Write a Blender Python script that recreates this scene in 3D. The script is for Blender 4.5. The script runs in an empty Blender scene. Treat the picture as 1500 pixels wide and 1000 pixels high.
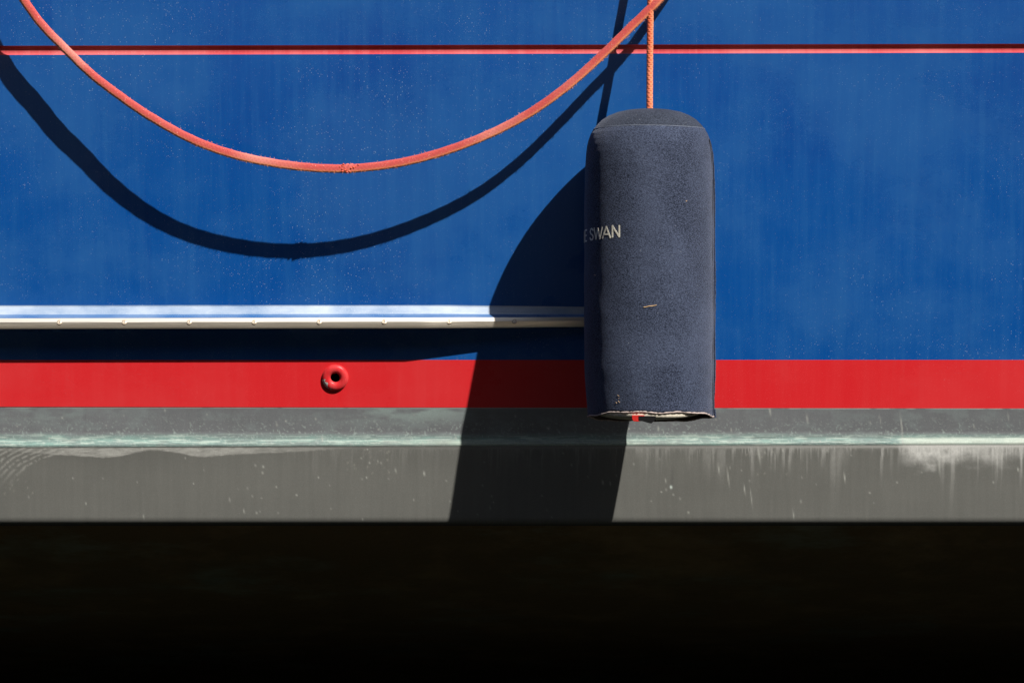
import bpy, math, random
import numpy as np
from mathutils import Vector

# ------------------------------------------------------------------ camera, sky, sun, exposure
U = 0.00125            # metres per photo pixel at the plane the fender hangs in (y = 0)
CAM_D = 8.0            # camera stands 8 m off
HOR = 700.0            # photo row of the camera's own height
CAM_Z = 0.70           # camera height above the water
SA, SB = 0.85, 1.25    # towards the sun: SA right, 1 towards the camera, SB up
sc = bpy.context.scene
C = sc.collection

cd = bpy.data.cameras.new('camera'); cam = bpy.data.objects.new('camera', cd); C.objects.link(cam)
cam.location = (0, -CAM_D, CAM_Z); cam.rotation_euler = (math.pi/2, 0, 0)
cd.sensor_width = 36; cd.lens = 36*CAM_D/(1500*U); cd.shift_y = (HOR-500)/1500.0
cd.clip_start = 0.1; cd.clip_end = 3000
sc.camera = cam

S = Vector((SA, -1, SB)).normalized()
w = bpy.data.worlds.new('World'); sc.world = w; w.use_nodes = True
nt = w.node_tree; bgn = nt.nodes['Background']
sky = nt.nodes.new('ShaderNodeTexSky'); sky.sky_type = 'NISHITA'; sky.sun_disc = False
sky.sun_elevation = math.asin(S.z); sky.sun_rotation = math.atan2(S.x, S.y)
nt.links.new(sky.outputs[0], bgn.inputs[0]); bgn.inputs[1].default_value = 0.05
sl = bpy.data.lights.new('sun', 'SUN'); sl.energy = 5.0; sl.angle = math.radians(0.5); sl.color = (1.0, 0.955, 0.89)
so = bpy.data.objects.new('sun', sl); C.objects.link(so); so.location = (2, -3, 4)
so.rotation_euler = S.to_track_quat('Z', 'Y').to_euler()
sc.view_settings.view_transform = 'Standard'; sc.view_settings.look = 'None'
sc.view_settings.gamma = 1; sc.view_settings.use_curve_mapping = False
sc.view_settings.exposure = 0.72
sc.render.engine = 'CYCLES'
sc.cycles.caustics_reflective = False; sc.cycles.caustics_refractive = False

# ------------------------------------------------------------------ coordinates
def P(px, row, d=0.0):
    """photo pixel + depth (in fender-plane pixels, + = towards the hull) -> metres"""
    k = (CAM_D + d*U)/CAM_D
    return ((px-750)*U*k, d*U, CAM_Z + (HOR-row)*U*k)

def lerp(x, xs, ys): return float(np.interp(x, xs, ys))
HROW = [-400, 598, 632, 641, 648, 650, 651.5, 758, 761.5, 764.5, 767, 769.5]
HDEP = [46-.21*405, 170.5, 179.5, 180.8, 179.9, 180.5, 181.3, 201.6, 202.8, 204.6, 207.2, 211.3]
def hull(row): return lerp(row, HROW, HDEP)

# ------------------------------------------------------------------ noise for wear
rs = np.random.RandomState(7)
LAT = rs.rand(256, 256)
def vnoise(x, y):
    xi = np.floor(x).astype(int); yi = np.floor(y).astype(int)
    fx = x-xi; fy = y-yi; fx = fx*fx*(3-2*fx); fy = fy*fy*(3-2*fy)
    a = LAT[xi % 256, yi % 256]; b = LAT[(xi+1) % 256, yi % 256]
    c = LAT[xi % 256, (yi+1) % 256]; d = LAT[(xi+1) % 256, (yi+1) % 256]
    return (a*(1-fx)+b*fx)*(1-fy)+(c*(1-fx)+d*fx)*fy
def fbm(x, y, o=4):
    s = 0; a = .5; t = 0
    for i in range(o):
        s = s+a*vnoise(x*2**i+31.7*i, y*2**i+17.3*i); t += a; a *= .55
    return s/t
def sstep(a, b, x):
    t = np.clip((x-a)/(b-a), 0, 1); return t*t*(3-2*t)

# ------------------------------------------------------------------ object helpers
def tag(o, label=None, cat=None, group=None, kind=None):
    if label: o['label'] = label
    if cat: o['category'] = cat
    if group: o['group'] = group
    if kind: o['kind'] = kind
    return o
def thing(name, loc, label, cat, group=None):
    o = bpy.data.objects.new(name, None); C.objects.link(o); o.location = loc; o.empty_display_size = .05
    return tag(o, label, cat, group)
def mesh(name, vs, fs, mats, parent=None, smooth=True, cols=None, uvs=None, mi=None):
    me = bpy.data.meshes.new(name); me.from_pydata([tuple(v) for v in vs], [], [tuple(f) for f in fs])
    for m in (mats if isinstance(mats, (list, tuple)) else [mats]): me.materials.append(m)
    if smooth: me.polygons.foreach_set('use_smooth', [True]*len(me.polygons))
    if mi is not None: me.polygons.foreach_set('material_index', mi)
    if cols is not None:
        ca = me.color_attributes.new('wear', 'FLOAT_COLOR', 'POINT')
        ca.data.foreach_set('color', np.asarray(cols, dtype=np.float32).ravel())
    if uvs is not None:
        uv = me.uv_layers.new(name='uv'); li = np.zeros(len(me.loops), dtype=np.int32)
        me.loops.foreach_get('vertex_index', li)
        uv.data.foreach_set('uv', np.asarray(uvs, dtype=np.float32)[li].ravel())
    me.validate(); me.update()
    o = bpy.data.objects.new(name, me); C.objects.link(o)
    if parent:
        o.parent = parent
        pw = Vector(parent.location); q = parent.parent
        while q: pw += q.location; q = q.parent
        o.location = -pw                    # mesh coordinates stay metres in the place
    return o
def grid_faces(nr, nc, wrap=False, flip=False):
    f = []
    for i in range(nr-1):
        for j in range(nc if wrap else nc-1):
            k = (j+1) % nc
            q = (i*nc+j, (i+1)*nc+j, (i+1)*nc+k, i*nc+k)
            f.append(q[::-1] if flip else q)
    return f

# ------------------------------------------------------------------ materials
class M:
    def __init__(s, name):
        s.m = bpy.data.materials.new(name); s.m.use_nodes = True
        s.t = s.m.node_tree; s.b = s.t.nodes['Principled BSDF']
        s.tc = s.t.nodes.new('ShaderNodeTexCoord')
    def n(s, ty, **k):
        x = s.t.nodes.new(ty)
        for a, v in k.items(): setattr(x, a, v)
        return x
    def l(s, a, b): s.t.links.new(a, b)
    def set(s, **k):
        for a, v in k.items():
            s.b.inputs[a.replace('_', ' ')].default_value = v
    def noise(s, scale, sxyz=(1, 1, 1), detail=4, rough=.55, co='Object', off=(0, 0, 0)):
        mp = s.n('ShaderNodeMapping'); mp.inputs['Scale'].default_value = sxyz; mp.inputs['Location'].default_value = off
        s.l(s.tc.outputs[co], mp.inputs[0])
        t = s.n('ShaderNodeTexNoise'); t.inputs['Scale'].default_value = scale
        t.inputs['Detail'].default_value = detail; t.inputs['Roughness'].default_value = rough
        s.l(mp.outputs[0], t.inputs['Vector']); return t.outputs['Fac']
    def ramp(s, fac, a, b, va=0.0, vb=1.0):
        r = s.n('ShaderNodeMapRange'); r.interpolation_type = 'SMOOTHSTEP'
        for i, v in zip((1, 2, 3, 4), (a, b, va, vb)): r.inputs[i].default_value = v
        s.l(fac, r.inputs[0]); return r.outputs[0]
    def math(s, op, a, b=None):
        x = s.n('ShaderNodeMath', operation=op)
        for i, v in enumerate((a, b)):
            if v is None: continue
            if isinstance(v, (int, float)): x.inputs[i].default_value = v
            else: s.l(v, x.inputs[i])
        return x.outputs[0]
    def mix(s, fac, a, b):
        x = s.n('ShaderNodeMix', data_type='RGBA')
        for i, v in ((0, fac), (6, a), (7, b)):
            if isinstance(v, (int, float)): x.inputs[i].default_value = v
            elif isinstance(v, tuple): x.inputs[i].default_value = (*v, 1)
            else: s.l(v, x.inputs[i])
        return x.outputs[2]
    def base(s, c):
        if isinstance(c, tuple): s.b.inputs['Base Color'].default_value = (*c, 1)
        else: s.l(c, s.b.inputs['Base Color'])
    def bump(s, h, strength, dist):
        x = s.n('ShaderNodeBump'); x.inputs['Strength'].default_value = strength; x.inputs['Distance'].default_value = dist
        s.l(h, x.inputs['Height']); s.l(x.outputs[0], s.b.inputs['Normal'])

def paint(name, col, pale, haze=.10, speck=1.0, rough=.20, spec=.24, dust_glint=0.0, deep=None):
    m = M(name)
    st = m.ramp(m.noise(9, (6, 1, .22) if not dust_glint else (1.2, 1, 3), 5, .6), .42, .68)             # rain streaks
    fine = m.ramp(m.noise(38, (5, 1, .16) if not dust_glint else (.8, 1, 4), 3, .6, off=(3, 0, 1)), .45, .75)
    cl = m.ramp(m.noise(3.2, (1, 1, 1.3), 5, .6, off=(5.3, 0, 2.1)), .36, .62)
    if deep:      # uneven repainting and polishing of the topside
        d1 = m.ramp(m.noise(1.9, (1.3, 1, 1), 5, .6, off=(2.2, 0, 7.7)), .50, .66)
        d2 = m.ramp(m.noise(5.5, (4.5, 1, .22), 4, .6, off=(8.8, 0, 1)), .60, .66, 0, .45)
        col = m.mix(m.math('MULTIPLY', m.math('MAXIMUM', d1, d2), .6), col, deep)
    c0 = m.mix(m.math('MULTIPLY', cl, haze), col, pale)
    c1 = m.mix(m.math('MULTIPLY', st, haze*.45), c0, pale)
    c2 = m.mix(m.math('MULTIPLY', fine, haze*.3), c1, pale)
    grain = m.ramp(m.noise(900, (1, 1, .6), 2, .6), .52, .72)
    c2 = m.mix(m.math('MULTIPLY', grain, haze*.5), c2, pale)
    # salt and dust specks, patchy
    patch = m.ramp(m.noise(4.5, (1, 1, 1.2), 6, .75, off=(1, 2, 3)), .44, .64, .20, 1.0)
    vo = m.n('ShaderNodeTexVoronoi'); vo.inputs['Scale'].default_value = 340
    m.l(m.tc.outputs['Object'], vo.inputs['Vector'])
    sp = m.ramp(vo.outputs['Distance'], .08, .30, 1.0, 0.0)
    wn = m.n('ShaderNodeSeparateColor'); m.l(vo.outputs['Color'], wn.inputs[0])
    keep = m.ramp(wn.outputs[0], .66, .97)
    s1 = m.math('MULTIPLY', m.math('MULTIPLY', sp, keep), m.math('MULTIPLY', patch, .55*speck))
    c3 = m.mix(s1, c2, (.55, .60, .66))
    m.base(c3)
    r = m.math('ADD', m.math('MULTIPLY', cl, .14), m.math('MULTIPLY', grain, .06))
    m.l(m.math('ADD', r, rough), m.b.inputs['Roughness'])
    m.set(Specular_IOR_Level=spec)
    wav = m.noise(5, (1, 1, .6), 2, .5, off=(9, 9, 9))
    m.bump(m.math('ADD', wav, m.math('MULTIPLY', grain, .004)), .35, .006)
    return m.m
blue = paint('blue_paint', (.0028, .066, .280), (.030, .135, .350), .34, 1.3, deep=(.0015, .047, .245))
red = paint('red_paint', (.60, .018, .023), (.64, .10, .10), .12, .25, .22)
cove_red = paint('cove_paint', (.40, .036, .046), (.66, .22, .21), .35, .8, .34)
rail_blue = paint('rail_paint', (.010, .085, .26), (.50, .58, .62), .16, 1.6, .24, .6, dust_glint=1.0)
fillet_mat = paint('glint_dust_rail_paint', (.035, .13, .29), (.66, .70, .70), .34, 1.6, .3, 1.0, dust_glint=1.0)  # paler colour carries the sun's highlight on the fillet, plus some dust
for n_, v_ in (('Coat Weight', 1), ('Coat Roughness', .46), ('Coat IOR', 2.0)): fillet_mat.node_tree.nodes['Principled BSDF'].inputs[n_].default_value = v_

def attr_hull():
    m = M('lower_hull_paint')
    a = m.n('ShaderNodeAttribute'); a.attribute_name = 'wear'
    g = m.noise(700, (1, 1, .35), 3, .6)
    c = m.mix(m.ramp(g, .3, .75, .0, .16), a.outputs['Color'], (.03, .032, .034))
    c = m.mix(m.ramp(m.noise(1100, (1, 1, 1), 2), .62, .78, 0, .22), c, (.5, .52, .5))
    m.base(c); m.set(Roughness=.52)
    m.bump(g, .25, .0006)
    return m.m
lower_mat = attr_hull()
def under():
    m = M('under_hull_weed')
    n1 = m.ramp(m.noise(5, (1, 1, 2.5), 6, .65), .45, .75)
    c = m.mix(n1, (.20, .135, .062), (.36, .24, .12))
    n2 = m.ramp(m.noise(2.7, (1, 1, 5), 6, .7, off=(3.3, 0, 0)), .50, .74, 0, .4)
    c = m.mix(n2, c, (.40, .50, .42))
    m.base(c); m.set(Roughness=.6, Specular_IOR_Level=.25)
    m.bump(m.noise(60, (1, 1, 2), 5), .4, .004)
    return m.m
under_mat = under()

def metal():
    m = M('stainless_steel')
    g = m.noise(60, (.15, 3, 14), 4, .6)
    m.base(m.mix(g, (.78, .70, .58), (.93, .87, .76)))
    m.set(Metallic=1.0); m.l(m.ramp(g, .3, .7, .36, .43), m.b.inputs['Roughness'])
    m.bump(m.noise(500, (.05, 1, 2), 3), .12, .0006)
    return m.m
steel = metal()
def simple(name, col, rough=.5, metallic=0, spec=.5):
    m = M(name); g = m.noise(240, detail=4)
    m.base(m.mix(m.ramp(g, .3, .7), tuple(c*.8 for c in col), tuple(min(1, c*1.15) for c in col)))
    m.set(Roughness=rough, Metallic=metallic, Specular_IOR_Level=spec)
    m.bump(g, .2, .0005); return m.m
screw_mat = simple('screw_steel', (.48, .40, .31), .5, .9)
dark_mat = simple('dark_slot', (.01, .01, .01), .7)
ringpaint = paint('fitting_red_paint', (.56, .014, .02), (.7, .3, .28), .25, .3, .34)
bare = simple('bare_metal', (.50, .56, .53), .5, .2)

def cloth(name, lo, hi, pile=.0016, sheen=.45):
    m = M(name)
    a = m.noise(520, (1, 1, 1.0), 5, .7)
    mp = m.n('ShaderNodeMapping'); mp.inputs['Rotation'].default_value = (0, math.radians(32), 0)
    mp.inputs['Scale'].default_value = (1, 1, 3.4)
    m.l(m.tc.outputs['Object'], mp.inputs[0])
    t = m.n('ShaderNodeTexNoise'); t.inputs['Scale'].default_value = 320; t.inputs['Detail'].default_value = 6
    m.l(mp.outputs[0], t.inputs['Vector'])
    f = m.math('MULTIPLY', m.math('ADD', a, t.outputs['Fac']), .5)
    big = m.ramp(m.noise(9, (1, 1, .8), 4, .6), .35, .7)
    c = m.mix(m.ramp(f, .41, .60), lo, hi)
    c = m.mix(m.math('MULTIPLY', big, .22), c, tuple(min(1, x*1.7+.012) for x in hi))
    vo = m.n('ShaderNodeTexVoronoi'); vo.inputs['Scale'].default_value = 190
    m.l(m.tc.outputs['Object'], vo.inputs['Vector'])
    wn = m.n('ShaderNodeSeparateColor'); m.l(vo.outputs['Color'], wn.inputs[0])
    lint = m.math('MULTIPLY', m.ramp(vo.outputs['Distance'], .04, .16, 1, 0), m.ramp(wn.outputs[0], .93, .99, 0, .8))
    c = m.mix(lint, c, (.35, .36, .38))
    m.base(c); m.set(Roughness=.95, Specular_IOR_Level=.15, Sheen_Weight=sheen, Sheen_Roughness=.42)
    m.b.inputs['Sheen Tint'].default_value = (.6, .65, .8, 1)
    m.bump(f, 1.0, pile)
    return m.m
navy = cloth('navy_fleece', (.0025, .0045, .012), (.053, .067, .110), sheen=.28)
charcoal = cloth('charcoal_fleece', (.004, .006, .012), (.038, .046, .067), sheen=.16)
seam_mat = simple('seam_cloth', (.006, .007, .012), .9)
stitch = simple('stitch_thread', (.14, .16, .20), .9)
hem_mat = simple('frayed_hem', (.42, .34, .31), .95)
foam = simple('cream_foam', (.62, .57, .46), .8)
inner_dark = simple('lining', (.05, .035, .03), .95)
blackp = simple('black_plug', (.003, .003, .0035), .7, 0, .15)
redstrap = simple('red_strap', (.40, .015, .01), .8, 0, .2)
letter = simple('pale_lettering', (.60, .57, .48), .8)
straw_m = simple('dry_straw', (.62, .40, .20), .8)

def rope_mat(name, main, worn, edge, groove=.75):
    m = M(name)
    a = m.n('ShaderNodeAttribute'); a.attribute_name = 'wear'
    sp = m.n('ShaderNodeSeparateColor'); m.l(a.outputs['Color'], sp.inputs[0])
    n = m.noise(420, detail=4, rough=.7)
    c = m.mix(m.ramp(n, .35, .7, 0, .5), main, tuple(x*.65 for x in main))
    bl = m.math('MULTIPLY', sp.outputs[1], m.ramp(m.noise(12, detail=4), .30, .60, .35, 1.0))
    c = m.mix(bl, c, worn)
    c = m.mix(m.math('MULTIPLY', sp.outputs[2], m.ramp(n, .35, .6, .25, 1.0)), c, edge)
    c = m.mix(m.math('MULTIPLY', m.math('SUBTRACT', 1.0, sp.outputs[0]), groove), c, tuple(x*.35 for x in main))
    c = m.mix(m.ramp(m.noise(600, detail=2, off=(4, 4, 4)), .66, .74, 0, .8), c, (.8, .62, .5))
    m.base(c); m.set(Roughness=.75, Specular_IOR_Level=.3, Sheen_Weight=.1)
    m.bump(n, .4, .0006)
    return m.m
loop_mat = rope_mat('faded_red_rope', (.50, .068, .060), (.72, .32, .25), (.88, .33, .13), groove=.3)
orange_mat = rope_mat('orange_rope', (.68, .135, .055), (.75, .30, .17), (.70, .25, .12), groove=.5)

def water_mat():
    m = M('harbour_water'); m.base((.004, .006, .005)); m.set(Roughness=.04, IOR=1.33)
    m.bump(m.noise(6, (1, 1, 1), 3), .15, .05); return m.m

# ------------------------------------------------------------------ water
mesh_w = mesh('water', [(-600, -900, 0), (600, -900, 0), (600, 300, 0), (-600, 300, 0)], [(0, 1, 2, 3)], water_mat(), smooth=False)
tag(mesh_w, kind='structure', label='dark harbour water below the hull')

# ------------------------------------------------------------------ unseen additions behind the camera (block the low sky, reflect in the steel)
def box(name, x0, x1, y0, y1, z0, z1, mat, parent=None):
    v = [(x, y, z) for z in (z0, z1) for y in (y0, y1) for x in (x0, x1)]
    return mesh(name, v, [(0, 2, 3, 1), (4, 5, 7, 6), (0, 1, 5, 4), (2, 6, 7, 3), (0, 4, 6, 2), (1, 3, 7, 5)], mat, parent, smooth=False)
tag(box('added_pontoon', -25, 25, -5.4, -3.4, .05, .27, simple('pale_concrete', (.50, .40, .29), .9)), 'pale concrete slab added out of view as a reflection for the steel strip', 'added_pontoon')  # added, unseen: gives the steel strip something warm to mirror
tag(box('added_quay', -60, 60, -40, -12.5, -1, 1.6, simple('quay_stone', (.05, .05, .05), .9)), kind='structure')  # added, unseen: base of the sky-blocking block
blk = thing('sky_blocker', (0, -20, 1.6), 'long dark block added out of view to cut off the low sky', 'sky_blocker')  # made up to block low sky and deepen the shadows
box('blocker_wall', -55, 55, -26, -13.2, 1.6, 9.6, simple('blocker_dark', (.022, .024, .028), .9), blk)
box('blocker_roof', -55.4, 55.4, -26.4, -12.8, 9.6, 10.2, simple('blocker_slate', (.07, .07, .075), .8), blk)

# ------------------------------------------------------------------ boat
boat = thing('boat', (0, .3, 0), 'blue boat hull with red stripes, steel faced rubbing strake and scuffed grey lower band', 'boat')
XC = list(np.linspace(-2600, -150, 14)) + list(np.linspace(-130, 1630, 45)) + list(np.linspace(1700, 4200, 14))
def tilt(row0, xl, xr):   # row at px: xl at px 0, xr at px 1500
    return lambda x: row0 + xl + (xr-xl)*(x/1500.0)
def band(name, edges, mat, cols=XC, parent=boat, smooth=False, hole=None):
    """edges: list of (rowfunc, extra depth)"""
    vs = []
    for rf, ex in edges:
        for x in cols:
            r = rf(x) if callable(rf) else rf
            vs.append(P(x, r, hull(r)+ex))
    return mesh(name, vs, [f for f in grid_faces(len(edges), len(cols)) if not (hole and hole(f, vs))], mat, parent, smooth=smooth)
ct = tilt(0, 67.6, 64.6); cb = tilt(0, 80.6, 77.2)
gun = -212
band('topside', [(gun, 0), (-60, 0), (lambda x: ct(x)-.2, 0)], blue)
prof = []
for i in range(15):
    t = i/14.0; a = math.pi*t
    prof.append(((lambda x, t=t: ct(x)-.2+(cb(x)-ct(x)+.4)*(.5-.5*math.cos(math.pi*t))), 3.9*math.sin(a)))
band('cove_stripe', prof, cove_red, smooth=True)
band('topside', [(lambda x: cb(x)+.2, 0), (200, 0), (320, 0), (440, 0), (527, 0)], blue)
XH = sorted(XC+[480.5, 501.5])
jh = XH.index(480.5)
band('boot_stripe', [(527, 0), (542.5, 0), (563.5, 0), (tilt(0, 595.5, 598), 0)], red, cols=XH,
     hole=lambda f, v: f[0] == len(XH)+jh)

# gunwale and deck (above the frame)
gv = []; gp = [(gun, 0), (gun-6, -5), (gun-14, -5), (gun-19, 0), (gun-20, 12), (gun-20, 45), (gun-12, 50), (gun-10, 52)]
for r, d in gp:
    for x in XC: gv.append(P(x, r, hull(gun)+d))
mesh('gunwale', gv, grid_faces(len(gp), len(XC)), blue, boat)
gv = []
for r, d in [(gun-10, 52), (gun-14, 900)]:
    for x in XC: gv.append(P(x, r, hull(gun)+d))
mesh('deck', gv, grid_faces(2, len(XC)), simple('deck_paint', (.45, .45, .42), .6), boat)

# lower hull, wear stored per vertex
XD = np.concatenate([np.linspace(-2600, -160, 30), np.arange(-150, 1651, 1.5), np.linspace(1662, 4200, 30)])
RD = np.concatenate([[0.0, .9], np.linspace(2, 49.2, 50), [50.2, 51, 51.6, 52.4, 53.4], np.arange(54.5, 162.4, 1.5), [163, 164.5, 166, 167, 168, 169, 170, 171.5]])
RR = RD[:, None]+598.0+0*XD[None, :]; XX = XD[None, :]+0*RR
toprow = 595.5+2.5*XX/1500.0
ROW = np.where(RR < 650, toprow+(RR-598)*(650-toprow)/52.0, RR)
sag = np.interp(XX, [0, 1500], [4.0, 0.0])                     # lip sits a little lower at the left
lipw = np.exp(-((RR-650)/18.0)**2)
ROW = ROW+sag*lipw
def mixc(a, b, f): return a+(b-a)*np.clip(f, 0, 1)[..., None]
n_big = fbm(XX/170.0, RR/60.0); n_str = fbm(XX/5.0, RR/75.0+9, 4); n_f = fbm(XX/3.0, RR/4.0, 3); n_mid = fbm(XX/28., RR/10.+40)
g_up = np.array([.150, .158, .166]); g_lo = np.array([.122, .123, .112]); teal = np.array([.25, .42, .37]); pale = np.array([.50, .50, .46])
dk = np.array([.055, .056, .056]); grn = np.array([.27, .34, .32])
col = np.where((RR < 650.5)[..., None], g_up, g_lo)+0*RR[..., None]+0*XX[..., None]
col = col*(0.80+.17*n_str+.25*n_big)[..., None]
up = (RR < 650.6)
# pale edge where the grey meets the red
col = mixc(col, np.array([.34, .34, .32]), np.where(RR < 600.0, 1.1*sstep(.3, .6, n_mid+.15), 0))
# greenish bloom along the top, x 430-720
bl = np.exp(-((XX-600)/110.0)**2)*sstep(630, 604, RR)*sstep(.28, .62, fbm(XX/40., RR/9.+3)) + .5*np.exp(-((XX-60)/120.)**2)*sstep(632, 606, RR)*sstep(.4, .7, n_mid)
col = mixc(col, grn, np.where(up, .75*bl, 0))
# teal patina on the ledge
tw = np.where(up, sstep(632, 641, RR+5*(n_big-.5)+3*(n_mid-.5)), 0)
lines = .25+.95*fbm(XX/70., RR/1.5, 4)*(.55+.75*fbm(XX/7., RR/3.+70, 4))+.0
amp = np.interp(XX, [-200, 250, 350, 480, 700, 900, 1050, 1310, 1330, 1650], [.85, .9, .55, .8, .85, .6, .8, .72, .95, .9])
col = mixc(col, teal, tw*amp*lines)
stk = sstep(.53, .66, fbm(XX/26.+3, RR/.85+9, 4))*tw*np.interp(XX, [-200, 150, 420, 760, 1000, 1650], [1, 1, .7, 1, .8, .9])
col = mixc(col, np.array([.52, .62, .55]), stk*.75)
stk2 = sstep(.56, .70, fbm(XX/34.+33, RR/1.0+29, 4))*tw
col = mixc(col, np.array([.13, .16, .15]), stk2*.6)
spk = sstep(.66, .80, fbm(XX/2.2+3, RR/2.2+59, 2))*np.where(up, sstep(600, 640, RR), 0)
col = mixc(col, np.array([.42, .50, .46]), spk*.5)
mot = sstep(.48, .75, fbm(XX/22.+7, RR/13.+77, 5)); col = mixc(col, np.array([.20, .235, .235]), np.where(up, mot*.45, 0))
br = np.where(up, sstep(1312, 1330, XX)*sstep(638, 643, RR), 0)
col = mixc(col, np.array([.56, .62, .54]), br*(.45+.4*n_mid))
brm = np.where(up, sstep(640, 645, RR)*np.exp(-((XX-760)/200.0)**2), 0)
col = mixc(col, np.array([.50, .56, .46]), brm*.6*lines)
# thin darker line under the ledge
col = mixc(col, dk, np.where((RR > 649.8) & (RR < 652.0), .5*np.interp(XX, [0, 600, 1300, 1400], [.5, .9, .5, .1])*(.4+.8*n_f), 0))
lo = ~up
# white runs, strong on the right
drop = fbm((XX+.05*(RR-650))/2.6+11, RR*0+2.0+(RR-650)/90., 3); drop2 = fbm(XX/9.+50, RR*0+5.0, 3)
ampR = np.interp(XX, [-200, 0, 350, 450, 700, 720, 900, 1000, 1100, 1310, 1330, 1650], [0, 0, 0, .1, .12, .25, .28, .32, .52, .62, .95, .95])
def run_layer(w, seed, lmin, lmax, thr, soft):
    x = XX+.04*(RR-650)+2.0*(fbm(XX/9., RR/26.+seed)-.5)
    a = fbm(x/w+seed*3.1, RR*0+seed, 2); L = lmin+lmax*sstep(.3, .85, fbm(XX/(w*3.3)+seed*7, RR*0+seed+1, 3))
    return sstep(thr, thr+soft, a)*np.exp(-((RR-651)/L)**2)*(.55+.7*fbm(XX/2.5, RR/5.+seed, 3))
runs = np.maximum.reduce([.9*run_layer(1.5, 4, 3, 14, .42, .25), .8*run_layer(2.4, 9, 4, 34, .52, .22), .45*run_layer(7, 15, 6, 55, .45, .3), .8*np.exp(-((RR-652.5)/3.0)**2)])
col = mixc(col, np.array([.56, .56, .53]), np.where(lo, runs*ampR, 0))
crust = np.interp(XX, [1315, 1340, 1400, 1480, 1650], [0, 1, .9, .35, .4])*sstep(690, 655, RR+34*(fbm(XX/22., RR/16.)-.5))
col = mixc(col, np.array([.60, .60, .57]), np.where(lo, crust*.95*(.5+.7*n_f), 0))
# scalloped lime bloom at the left
WX = [-200, -60, 0, 40, 100, 150, 175, 195, 215, 240, 262, 280, 300, 330, 360, 420, 470, 520]
WY = [660, 663, 657, 660, 665, 669, 667, 661, 656.5, 657, 661, 666.5, 668, 665, 663, 660, 657, 653]
wave = np.interp(XX+6*(n_mid-.5), WX, WY)+2.2*(fbm(XX/5., RR*0+8)-.5)
fill = sstep(wave+.8, wave-1.6, RR)*np.interp(XX, [-200, 0, 60, 110, 340, 400, 470, 520], [.5, .25, .4, .9, .9, .6, .4, 0])
col = mixc(col, np.array([.40, .40, .37]), np.where(lo & (RR > 652.2), fill*(.25+.95*fbm((XX+RR*1.6)/9., RR/2.4+20, 3)), 0))
dline = np.exp(-((RR-652.6)/.8)**2)*np.interp(XX, [-200, 0, 600, 700, 1300, 1320], [.7, .6, .3, .5, .5, 0]); col = mixc(col, dk, np.where(lo, dline*.4, 0))
for k in range(7):      # fingerprint arcs at far left
    cx, cy = 150, 748; r = np.hypot((XX-cx), (RR-cy)*1.55); rk = 150+k*9.5
    a = np.exp(-((r-rk-5*(n_mid-.5))/1.9)**2)*sstep(175, 60, XX)*sstep(720, 665, RR)*sstep(-40, 5, XX)
    col = mixc(col, pale*.85, np.where(lo, a*.55*sstep(.25, .6, n_f), 0))
# chips and scratches
rnd = random.Random(5)
for k in range(170):
    x0 = rnd.uniform(-140, 1640); y0 = rnd.uniform(600, 762); h = rnd.choice([1.2, 1.6, 2.5, 6, 12]) if x0 > 1000 else rnd.choice([1, 1.3, 1.8, 3]); wd = rnd.uniform(.7, 1.3)
    jj = np.where(np.abs(XD-x0) < 8)[0]; ii = np.where(np.abs(RD+598-y0) < 3*h+2)[0]
    if not len(jj) or not len(ii): continue
    sx = XX[np.ix_(ii, jj)]-x0; sy = RR[np.ix_(ii, jj)]-y0
    f = np.exp(-((sx-.12*sy)/wd)**2-(sy/h)**2)*rnd.uniform(.3, .9)
    col[np.ix_(ii, jj)] = mixc(col[np.ix_(ii, jj)], np.array([.45, .46, .42]), f)
for (x0, y0, n) in ((540, 668, 24), (1120, 672, 10), (30, 700, 8)):
    for k in range(n):
        x1 = x0+rnd.uniform(-32, 40); y1 = y0+rnd.uniform(-12, 26)
        f = np.exp(-((XX-x1+.4*(RR-y1))/.9)**2-((RR-y1)/1.6)**2)*rnd.uniform(.15, .5)
        col = mixc(col, np.array([.36, .36, .31]), np.where(lo, f, 0))
f = np.exp(-((XX-984-.05*(712-RR))/2.0)**2)*sstep(672, 700, RR)*sstep(716, 711, RR); col = mixc(col, dk, f*.35)
f = np.exp(-((XX-983)/1.4)**2-((RR-713)/2)**2); col = mixc(col, np.array([.7, .8, .75]), f)
# softer, darker band at the very bottom edge
col = mixc(col, np.array([.03, .028, .024]), np.where(RR > 767.0, .8, 0))
cols = np.concatenate([col, np.ones(col.shape[:2]+(1,))], axis=2)
vs = [P(XD[j], ROW[i, j], hull(RR[i, 0])) for i in range(len(RD)) for j in range(len(XD))]
mesh('lower_hull', vs, grid_faces(len(RD), len(XD)), lower_mat, boat, cols=cols.reshape(-1, 4))

# the bottom turning under below the chine
vs = []; up_ = [(769.5, 211.3), (771, 213.6), (773, 216), (790, 234), (830, 296), (860, 372), (890, 520), (930, 800), (1000, 1350), (1240, 1500)]
for r, d in up_:
    for x in XC: vs.append(P(x, r, d))
mesh('hull_bottom', vs, grid_faces(len(up_), len(XC)), under_mat, boat)

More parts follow.
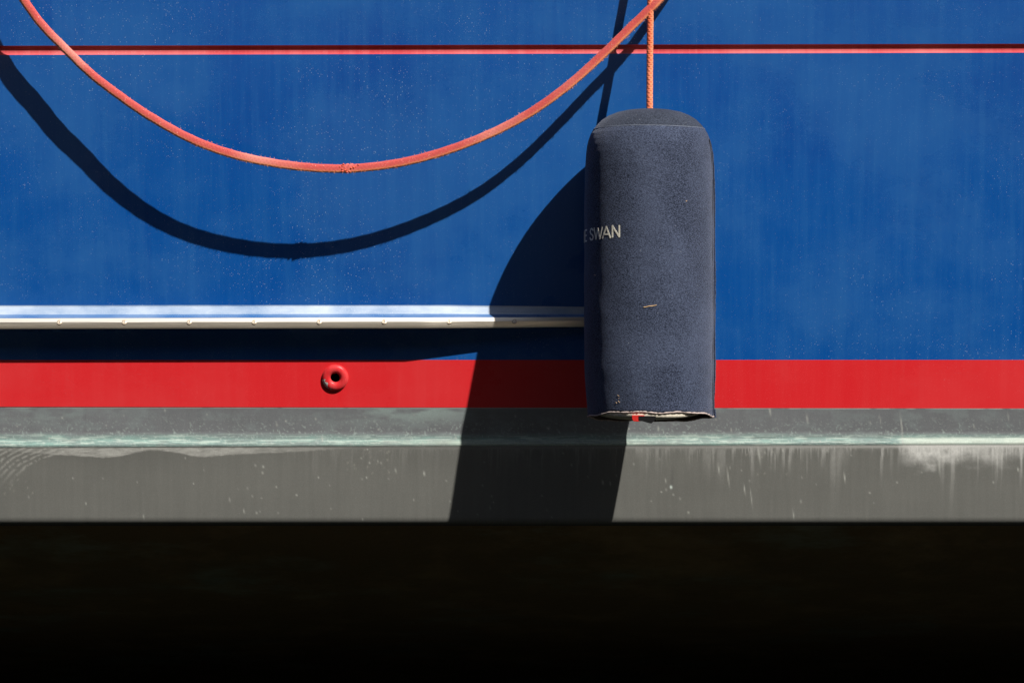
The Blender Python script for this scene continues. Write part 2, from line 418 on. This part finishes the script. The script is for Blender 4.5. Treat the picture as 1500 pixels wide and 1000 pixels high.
# rubbing strake with steel strip (tapers away behind the fender)
def fr(x): return lerp(x, [625, 965], [1, 0.02])
XR = list(np.linspace(-2600, -150, 8))+list(np.linspace(-100, 600, 30))+list(np.linspace(615, 968, 40))
def strake(name, pts, mat, tgt, dz=0):
    vs = []
    for i, (r, p) in enumerate(pts):
        for x in XR:
            f = fr(x); rr = r+(tgt(r)-r)*(1-f)+.5-1.0*max(0, min(1, x/600)); vs.append(P(x, rr, hull(r)-p*(.06+.94*f)-.3))
    n = len(pts)*len(XR); fs = grid_faces(len(pts), len(XR))
    return mesh(name, vs, fs, mat, boat)
tg = lambda r: lerp(r, [446, 465, 484], [451, 464, 480])
def sm(pts, n=5):          # densify a profile with Catmull-Rom
    o = []
    for i in range(len(pts)-1):
        p0, p1, p2, p3 = [np.array(pts[min(max(k, 0), len(pts)-1)], float) for k in (i-1, i, i+1, i+2)]
        for k in range(n):
            t = k/n; o.append(tuple(.5*((2*p1)+(-p0+p2)*t+(2*p0-5*p1+4*p2-p3)*t*t+(-p0+3*p1-3*p2+p3)*t**3)))
    o.append(pts[-1]); return o
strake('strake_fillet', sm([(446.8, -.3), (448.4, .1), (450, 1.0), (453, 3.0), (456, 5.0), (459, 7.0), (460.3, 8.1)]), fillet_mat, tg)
strake('rubbing_strake', sm([(460.3, 8.1), (461, 9.8), (462, 13), (464, 19.5), (465.6, 23.4)]), rail_blue, tg)
strip = strake('steel_strip', sm([(465.4, 22), (465.6, 23.8), (466.2, 24.3), (468.5, 25.9), (470.8, 27.4), (471.4, 27.75), (472.2, 28.0), (475.5, 28.7), (478.5, 29.1), (480.6, 29.1), (481.6, 28.6)]), steel, tg)
strake('strake_underside', [(481.7, 28.5), (482.3, 24), (483.4, 8), (484, -.4)], blue, tg)

def lathe_face(cx, row, d0, prof, nseg, name, mats, parent, mif=None, normal_tilt=.21):
    """disc-like lathe whose axis is the hull normal; prof = [(radius px, outward px)]"""
    nrm = Vector((0, -1, -normal_tilt)).normalized(); upv = Vector((0, -normal_tilt, 1)).normalized(); o = Vector(P(cx, row, d0))
    vs = []; mi = []
    for r, h in prof:
        for k in range(nseg):
            a = 2*math.pi*k/nseg
            vs.append(o+Vector((1, 0, 0))*r*math.cos(a)*U+upv*r*math.sin(a)*U+nrm*h*U)
    fs = grid_faces(len(prof), nseg, wrap=True)
    if mif: mi = [mif(prof[i][0], 360.0*j/nseg) for i in range(len(prof)-1) for j in range(nseg)]
    return mesh(name, vs, fs, mats, parent, mi=mi if mif else None)
for x in [-199, -104, -8] + [87+95.2*k for k in range(8)]:
    f = fr(x); r = 471.6+.5-1.0*max(0, min(1, x/600)); dp = hull(r)-27.3*(.06+.94*f)-.3
    rr = r+(tg(r)-r)*(1-f)
    s = lathe_face(x, rr, dp, [(3.9, -1), (3.8, .5), (3.5, .9), (3.0, .55), (2.4, .8), (1.3, 1.0), (1.0, .8), (.9, .2), (0.001, .2)], 20, 'screw', [screw_mat, dark_mat], strip,
               mif=lambda r, a: 1 if r < 1.3 else 0, normal_tilt=-.38)
    if not x < 0: s['label'] = 'small round screw head in the steel strip'

# overboard drain fitting
rp = [(20.0, -.5), (19.9, .5), (19.3, 2.0)]
for i in range(13):
    a = math.pi*i/12
    rp.append((13.2+6.0*math.cos(a), 1.6+3.4*math.sin(a)))
rp += [(7.0, 0.5), (6.9, -3)]
def chip(r, a):
    j = 6*math.sin(a*.31)+4*math.sin(a*.9)
    return 1 if (184+j*.5 < a < 241+j and r > 15.2+1.4*math.sin(a*.17)+max(0, (a-205))*.06) else 0
dr = lathe_face(491, 553, hull(553), rp, 120, 'drain_outlet', [ringpaint, bare], boat, mif=chip)
dr['label'] = 'red painted drain ring with a chipped lower left edge'
lathe_face(491, 553, hull(553), [(6.95, -2.5), (6.9, -60), (0.01, -60)], 32, 'drain_pipe', blackp, dr)

# ------------------------------------------------------------------ ropes
def rope(name, pts, rad, mat, parent=None, step=.7, strands=8, pitch=9.0, amp=.10, nseg=24, flat=None, mark=None, sq=1.0):
    """pts: (px,row,depth); Catmull-Rom through them; braid modelled as relief"""
    W = [np.array(P(*p))/U for p in pts]
    o = []
    for i in range(len(W)-1):
        p0, p1, p2, p3 = [W[min(max(k, 0), len(W)-1)] for k in (i-1, i, i+1, i+2)]
        n = max(2, int(np.linalg.norm(p2-p1)/step))
        for k in range(n):
            t = k/n; o.append(.5*((2*p1)+(-p0+p2)*t+(2*p0-5*p1+4*p2-p3)*t*t+(-p0+3*p1-3*p2+p3)*t**3))
    o.append(W[-1]); o = np.array(o)
    T = np.gradient(o, axis=0); T /= np.linalg.norm(T, axis=1)[:, None]
    L = np.concatenate([[0], np.cumsum(np.linalg.norm(np.diff(o, axis=0), axis=1))])
    vs = []; cl = []
    for i in range(len(o)):
        fwd = np.array([0, -1.0, 0]); a = np.cross(T[i], fwd); a /= np.linalg.norm(a); b = np.cross(a, T[i])   # a sideways, b to camera
        if a[2] < 0: a = -a
        fl = flat(o[i]) if flat else 1.0
        bul, kn = mark(o[i]) if mark else (1.0, 0)
        for k in range(nseg):
            th = 2*math.pi*k/nseg
            q1 = math.sin(strands/2*th+L[i]*2*math.pi/pitch); q2 = math.sin(strands/2*th-L[i]*2*math.pi/pitch)
            rel = max(q1, q2); rr = rad*bul*(1+amp*(rel-.5)+.02*math.sin(L[i]*.21+th)+kn*.25*math.sin(th*3+L[i]*.9))
            c_, s_ = math.cos(th), math.sin(th); c_ = math.copysign(abs(c_)**sq, c_); s_ = math.copysign(abs(s_)**sq, s_)
            v = o[i]+a*c_*rr+b*s_*rr*fl
            vs.append(v*U)
            up = math.cos(th)
            blch = max(0, .6*math.sin(L[i]*.011+1.3)*math.sin(L[i]*.027))+kn*.3
            cl.append((.5+.5*rel if rel > -.3 else .2, min(1, blch), float(np.clip((-up-.15)*1.7, 0, 1)), 1))
    n0 = len(vs); fs = grid_faces(len(o), nseg, wrap=True)
    fs.append(tuple(range(nseg))[::-1]); fs.append(tuple(range(n0-nseg, n0)))
    return mesh(name, vs, fs, mat, parent, cols=cl)

LP = [(58-20*.5, 22, 58), (35, 0, 55)]
loop_pts = [(-80, -330, 35), (-78, -262, 30), (-52, -175, 40), (-20, -95, 48), (5, -50, 52), (35, 0, 55), (62, 37, 58), (97, 73, 60), (132, 107, 64), (172, 138, 68),
            (222, 172, 76), (285, 206, 83), (352, 229, 88), (430, 243, 91), (505, 247, 92), (580, 239.5, 92), (650, 222, 91), (720, 195, 89.5), (780, 163, 88),
            (835, 123, 84), (885, 78, 77), (925, 39, 70), (961, 4, 65), (990, -30, 57), (1030, -90, 42), (1062, -160, 24)]
LR = []
for x, r, y in loop_pts:
    if r < -200: continue
    LR.append((x, r, hull(r+SB*y)-y))
g0 = hull(gun)
over = lambda x: [(x, gun+4, g0-14), (x, gun-14, g0-13), (x, gun-27, g0-2), (x, gun-28, g0+25), (x, gun-27.5, g0+70), (x+3, gun-17.5, g0+90), (x+5, gun-18.5, g0+160)]
LR = over(-66)[::-1]+LR+over(1080)
knotc = np.array(P(512, 246.5, hull(366)-92))/U
def mk(o):
    d = o[0]-knotc[0]
    if abs(o[2]-knotc[2]) > 25: return 1.0, 0
    k = math.exp(-(d/9.0)**2); return 1+.08*k, k*.5
flat = lambda o: .55+.40*float(np.clip((330-(o[0]+750))/220, 0, 1))
loop = rope('rope', LR, 6.2, loop_mat, None, step=.9, strands=12, pitch=6, amp=.02, sq=.72, nseg=28, flat=flat, mark=mk)
tag(loop, 'long faded red rope sagging in a loop across the blue boat side', 'rope')
# frayed joint in the middle of the loop
rv = random.Random(3); kv = []; kf = []
dk_ = hull(366)-92
for k in range(26):
    cx = 508+rv.gauss(3, 7); cr = 247+max(-7, min(6, rv.gauss(.5, 3.0))); cdp = dk_-3.5+rv.uniform(-1, 1); s = rv.uniform(.9, 2.4)
    b0 = len(kv)
    for (a, b, c) in ((1, 0, 0), (-1, 0, 0), (0, 1, 0), (0, -1, 0), (0, 0, 1), (0, 0, -1)):
        kv.append(P(cx+s*a*rv.uniform(.8, 1.6), cr+s*b*rv.uniform(.7, 1.3), cdp+s*c))
    for f in ((0, 2, 4), (2, 1, 4), (1, 3, 4), (3, 0, 4), (2, 0, 5), (1, 2, 5), (3, 1, 5), (0, 3, 5)): kf.append(tuple(b0+q for q in f))
mesh('frayed_joint', kv, kf, simple('frayed_rope_end', (.62, .10, .05), .9), loop)
# loose fibres standing off the loop's lower edge
fv = []; ff = []
LRv = [p for p in LR if -60 < p[0] < 1000 and p[1] > -60]
for k in range(1500):
    i = rv.randrange(len(LRv)-1); t = rv.random(); a = np.array(LRv[i]); b = np.array(LRv[i+1]); p = a+(b-a)*t
    tx, tz = (b-a)[0], (b-a)[1]; n = math.hypot(tx, tz); nx, nz = -tz/n, tx/n
    if nz < 0: nx, nz = -nx, -nz
    sgn = -1 if rv.random() < .90 else 1
    q0 = p+np.array([nx*-sgn*5.8, nz*-sgn*5.8, rv.uniform(-3, 3)]); ln = rv.uniform(.6, 2.0)
    q1 = q0+np.array([nx*-sgn*ln+rv.uniform(-1.5, 1.5), nz*-sgn*ln+rv.uniform(-1, 1), rv.uniform(-1.5, 1.5)]); wd = .32
    b0 = len(fv)
    for q, s in ((q0, wd), (q1, wd*.5)):
        fv += [P(q[0]-s, q[1], q[2]), P(q[0]+s, q[1], q[2]), P(q[0], q[1], q[2]-s)]
    for k2 in range(3): ff.append((b0+k2, b0+(k2+1) % 3, b0+3+(k2+1) % 3, b0+3+k2))
fz = mesh('fuzz', fv, ff, simple('rope_fuzz', (.70, .30, .15), .9), loop)

line = rope('fender_rope', [(951.5, 176, 0), (951.5, 160, 0), (951.8, 100, 0), (952.5, 30, 0), (953, -60, 0), (953, -150, 0), (953, -195, -3)] + [(953, gun-6, g0-10.2), (953, gun-20, g0-7), (953, gun-25, g0+8), (953, gun-25, g0+70), (956, gun-15, g0+90), (958, gun-16, g0+200)],
            4.7, orange_mat, None, step=.4, strands=8, pitch=6.4, amp=.09, nseg=24)
tag(line, 'taut orange braided rope the navy fender hangs from', 'rope')

# ------------------------------------------------------------------ fender
FX = 951.0
fender = thing('fender', P(FX, 612, 0), 'long navy fleece covered fender with pale lettering hanging beside the hull', 'boat fender')
RROW = [159.6, 160.3, 162, 165, 170, 176, 183, 190, 197, 205, 214, 225, 245, 300, 400, 470, 540, 585, 600, 612]
RRAD = [0.5, 18, 33, 47, 59.5, 69, 76, 81.8, 85.8, 88.8, 91.2, 92.8, 94, 95, 95.3, 95.6, 95, 93.5, 93, 93]
def frad(row, th):
    r = lerp(row, RROW, RRAD)
    s = math.sin(th)
    lo = max(0, (row-520)/90.0)
    r += -3.2*lo*lo*max(0, -s)+1.8*lo*lo*max(0, s)
    x = th*2.1; n = float(vnoise(np.array(x+40.0), np.array(row/46.0)))-.5
    n2 = float(vnoise(np.array(x*3+10.0), np.array(row/17.0)))-.5
    r += (.8*n+.35*n2)*min(1, max(0, (row-175)/60))
    d = (math.degrees(th)-77.5)/1.6
    if row > 200: r -= 2.8*math.exp(-d*d)*min(1, (row-200)/20)      # stitched-in seam
    return r
def hemrow(th): return 609.5-5.2*math.cos(th)+.9*math.sin(5*th+1)+.7*math.sin(11*th)
def fpt(th, row, rr): return (((FX-750)+rr*math.sin(th))*U, -rr*math.cos(th)*U, CAM_Z+(HOR-row)*U)
NS = 240
def ths(): return [2*math.pi*k/NS-math.pi for k in range(NS)]
rows_top = [159.6, 159.9, 160.3, 161, 162, 163.5, 165, 167.5, 170, 173, 176, 179.5, 183, 186.5, 188.8, 189.7, 190]
vs = []
for r in rows_top:
    for th in ths(): vs.append(fpt(th, r, frad(r, th)))
mesh('cover_top', vs, grid_faces(len(rows_top), NS, wrap=True), charcoal, fender)
vs = []; nr = 150
for i in range(nr):
    t = (i/(nr-1))**1.35
    for th in ths():
        r = 190.05+(hemrow(th)-190.2)*t
        vs.append(fpt(th, r, frad(r, th)))
for i in range(4):         # inner lining at the mouth
    for th in ths():
        r = hemrow(th)-i*8+(0 if i else .4); vs.append(fpt(th, r, frad(r, th)-2.2-(.3*i)))
nf = (nr+3)*NS
mesh('cover', vs, grid_faces(nr+4, NS, wrap=True), [navy, inner_dark], fender, mi=[0 if i < (nr-1)*NS else 1 for i in range(nf)])
def ringtube(name, rowf, off, rad, mat, jit=0, parent=fender, a0=-math.pi, a1=math.pi, n=NS, ns=8):
    vs = []; closed = abs(a1-a0-2*math.pi) < 1e-6
    for k in range(n):
        th = a0+(a1-a0)*k/(n if closed else n-1); r0 = rowf(th); base = frad(min(r0, 611), th)+off+jit*rv.uniform(-1, 1)
        rr_ = rad*(1+jit*.6*rv.uniform(-1, 1)); dr_ = jit*rv.uniform(-.5, .5)
        for q in range(ns):
            a = 2*math.pi*q/ns; vs.append(fpt(th, r0+dr_+rr_*math.sin(a), base+rr_*math.cos(a)))
    fs = grid_faces(n, ns, wrap=True)
    if closed:
        for q in range(ns): fs.append(((n-1)*ns+q, q, (q+1) % ns, (n-1)*ns+(q+1) % ns))
    return mesh(name, vs, fs, mat, parent)
ringtube('top_stitching', lambda th: 190+.35*math.sin(3*th), -.1, .42, stitch, jit=.25)
ringtube('hem', lambda th: hemrow(th)+.3, -.6, 1.15, hem_mat, jit=.5)
# vertical seam flap
vs = []; n = 220
for i in range(n):
    row = 203+(611.5-203)*i/(n-1); th0 = math.radians(83.5+1.2*math.sin(row*.02)); base = frad(row, th0)
    w_ = (1.6+.35*math.sin(row*.05)+.15*math.sin(row*.31))*min(1, (row-200)/30)+(1.5 if row > 600 else 0)
    for q in range(10):
        a = 2*math.pi*q/10
        vs.append(fpt(th0+1.5*math.sin(a)/95.0, row, base+.2+w_*(1+math.cos(a))*.62))
fs = grid_faces(n, 10, wrap=True); fs += [tuple(range(10))[::-1], tuple(range((n-1)*10, n*10))]
mesh('side_seam', vs, fs, navy, fender)
vs = []; n = 200
for i in range(n):
    row = 206+(610-206)*i/(n-1); th0 = math.radians(78.2+.3*math.sin(row*.09)); base = frad(row, th0)+.9
    for q in range(8):
        a = 2*math.pi*q/8; vs.append(fpt(th0+.75*math.sin(a)/95.0, row, base+.7*math.cos(a)))
mesh('seam_cord', vs, grid_faces(n, 8, wrap=True), seam_mat, fender)
vs = []
for k in range(14):
    for q in range(10):
        a = 2*math.pi*q/10; t = k/13*math.pi; r = 2.6*math.sin(t)+.01
        vs.append(fpt(math.radians(84)+r*math.cos(a)/95., 609.5+2.4*-math.cos(t), 95.6+r*math.sin(a)))
mesh('seam_end', vs, grid_faces(14, 10, wrap=True), hem_mat, fender)
# foam body inside, showing below the hem
fp = [(84.5, 590), (84.5, 608), (84, 611.6), (82.5, 612.6), (76, 613.0), (40, 613.0), (10, 612.8), (.1, 612.8)]
vs = []
for r, row in fp:
    for k in range(96):
        th = 2*math.pi*k/96
        vs.append((((FX-750)+r*1.04*math.sin(th))*U, -r*1.085*math.cos(th)*U, CAM_Z+(HOR-row-.5*math.sin(2*th+1)+(11*math.sin(th)**4 if math.cos(th) > 0 else 11*math.sin(th)**4)*(1 if row > 600 else 0))*U))
mesh('foam_core', vs, grid_faces(len(fp), 96, wrap=True), foam, fender)
# plug and red strap end poking out under the fender
def prism(name, poly, d0, d1, mat, parent):
    n = len(poly); vs = [P(x, r, d0) for x, r in poly]+[P(x, r, d1) for x, r in poly]
    fs = [tuple(range(n))[::-1], tuple(range(n, 2*n))]+[(i, (i+1) % n, n+(i+1) % n, n+i) for i in range(n)]
    o = mesh(name, vs, fs, mat, parent, smooth=False)
    bv = o.modifiers.new('bevel', 'BEVEL'); bv.width = .0006; bv.segments = 2; return o
prism('end_plug', [(935, 609), (961, 609), (960.5, 614), (958, 616.5), (954, 620), (948, 618.6), (941, 616.6), (935, 616)], -93.8, -60, blackp, fender)
prism('strap_end', [(925.5, 608), (944, 608), (944, 615.5), (934, 617.3), (928, 616.8), (926, 614)], -93.5, -64, redstrap, fender)

# lettering wrapped on the cover: each glyph is drawn from strokes
GL = {'E': [[(1, 1), (0, 1), (0, 0), (1, 0)], [(0, .52), (.85, .52)]], 'H': [[(0, 0), (0, 1)], [(1, 0), (1, 1)], [(0, .52), (1, .52)]],
      'T': [[(0, 1), (1, 1)], [(.5, 1), (.5, 0)]],
      'S': [[(.92, .84), (.78, .96), (.5, 1), (.22, .93), (.08, .76), (.2, .60), (.5, .50), (.82, .40), (.95, .23), (.8, .06), (.5, 0), (.2, .04), (.02, .18)]],
      'W': [[(0, 1), (.26, 0), (.5, .95), (.74, 0), (1, 1)]], 'A': [[(0, 0), (.5, 1), (1, 0)], [(.2, .33), (.8, .33)]], 'N': [[(0, 0), (0, 1), (1, 0), (1, 1)]]}
def glyphs(spec, cap, sw, name):
    vs = []; fs = []
    for ch, s0, wd, base in spec:
        for st_ in GL[ch]:
            pts = [(s0+x*wd, base-y*cap) for x, y in st_]
            for i in range(len(pts)-1):
                (x0, y0), (x1, y1) = pts[i], pts[i+1]; dx, dy = x1-x0, y1-y0; L = math.hypot(dx, dy); dx /= L; dy /= L
                x0 -= dx*sw*.32; y0 -= dy*sw*.32; x1 += dx*sw*.32; y1 += dy*sw*.32; nx, ny = -dy*sw/2, dx*sw/2
                m = max(2, int(L/2)); b0 = len(vs); lift = .22+.05*(len(fs) % 5)
                for k in range(m+1):
                    t = k/m; cx, cy = x0+(x1-x0)*t, y0+(y1-y0)*t
                    for sg in (-1, 1):
                        a = (cx+sg*nx)/95.0; r = cy+sg*ny; ri = frad(r, a)
                        vs.append(fpt(a, r, ri+lift)); vs.append(fpt(a, r, ri-.8))
                for k in range(m):
                    q = b0+4*k; fs += [(q, q+2, q+6, q+4), (q, q+4, q+5, q+1), (q+2, q+3, q+7, q+6)]
                q = b0+4*m; fs += [(b0, b0+1, b0+3, b0+2), (q, q+2, q+3, q+1)]
    return mesh(name, vs, fs, letter, fender, smooth=False)
glyphs([('T', -169, 11, 355.6), ('H', -153, 12, 355.2), ('E', -134, 9.5, 354.3), ('S', -110.5, 11, 353.6), ('W', -97.6, 18.5, 353.0), ('A', -78.0, 15, 352.3), ('N', -59.3, 11.6, 351.4)], 16.0, 2.3, 'lettering')
# bits stuck to the cloth
def speck(pts, wd, name='straw'):
    vs = []; fs = []
    for (x0, y0, x1, y1) in pts:
        b0 = len(vs); n = 4
        for k in range(n+1):
            t = k/n; x = x0+(x1-x0)*t; y = y0+(y1-y0)*t+.5*math.sin(t*3); a = math.asin(max(-.99, min(.99, (x-FX)/95.0))); rr_ = frad(y, a)+.5
            for (e, f) in ((-1, 0), (1, 0), (0, 1)): vs.append(fpt(a, y+e*wd*(1-.5*abs(t-.4)), rr_+f*wd))
        for k in range(n):
            for q in range(3): fs.append((b0+3*k+q, b0+3*k+(q+1) % 3, b0+3*k+3+(q+1) % 3, b0+3*k+3+q))
    return mesh(name, vs, fs, straw_m, fender)
speck([(940, 453.5, 947, 452), (947, 452, 958.5, 450.4)], .65)
for p_ in [(902, 580, 904.5, 581.2), (904.4, 583.4, 902.8, 585), (903, 588, 905, 590.6), (899.5, 590.2, 901, 591.4), (1001, 300, 1003, 298.6), (870, 404.6, 872, 405.5)]:
    speck([p_], .38, 'lint')
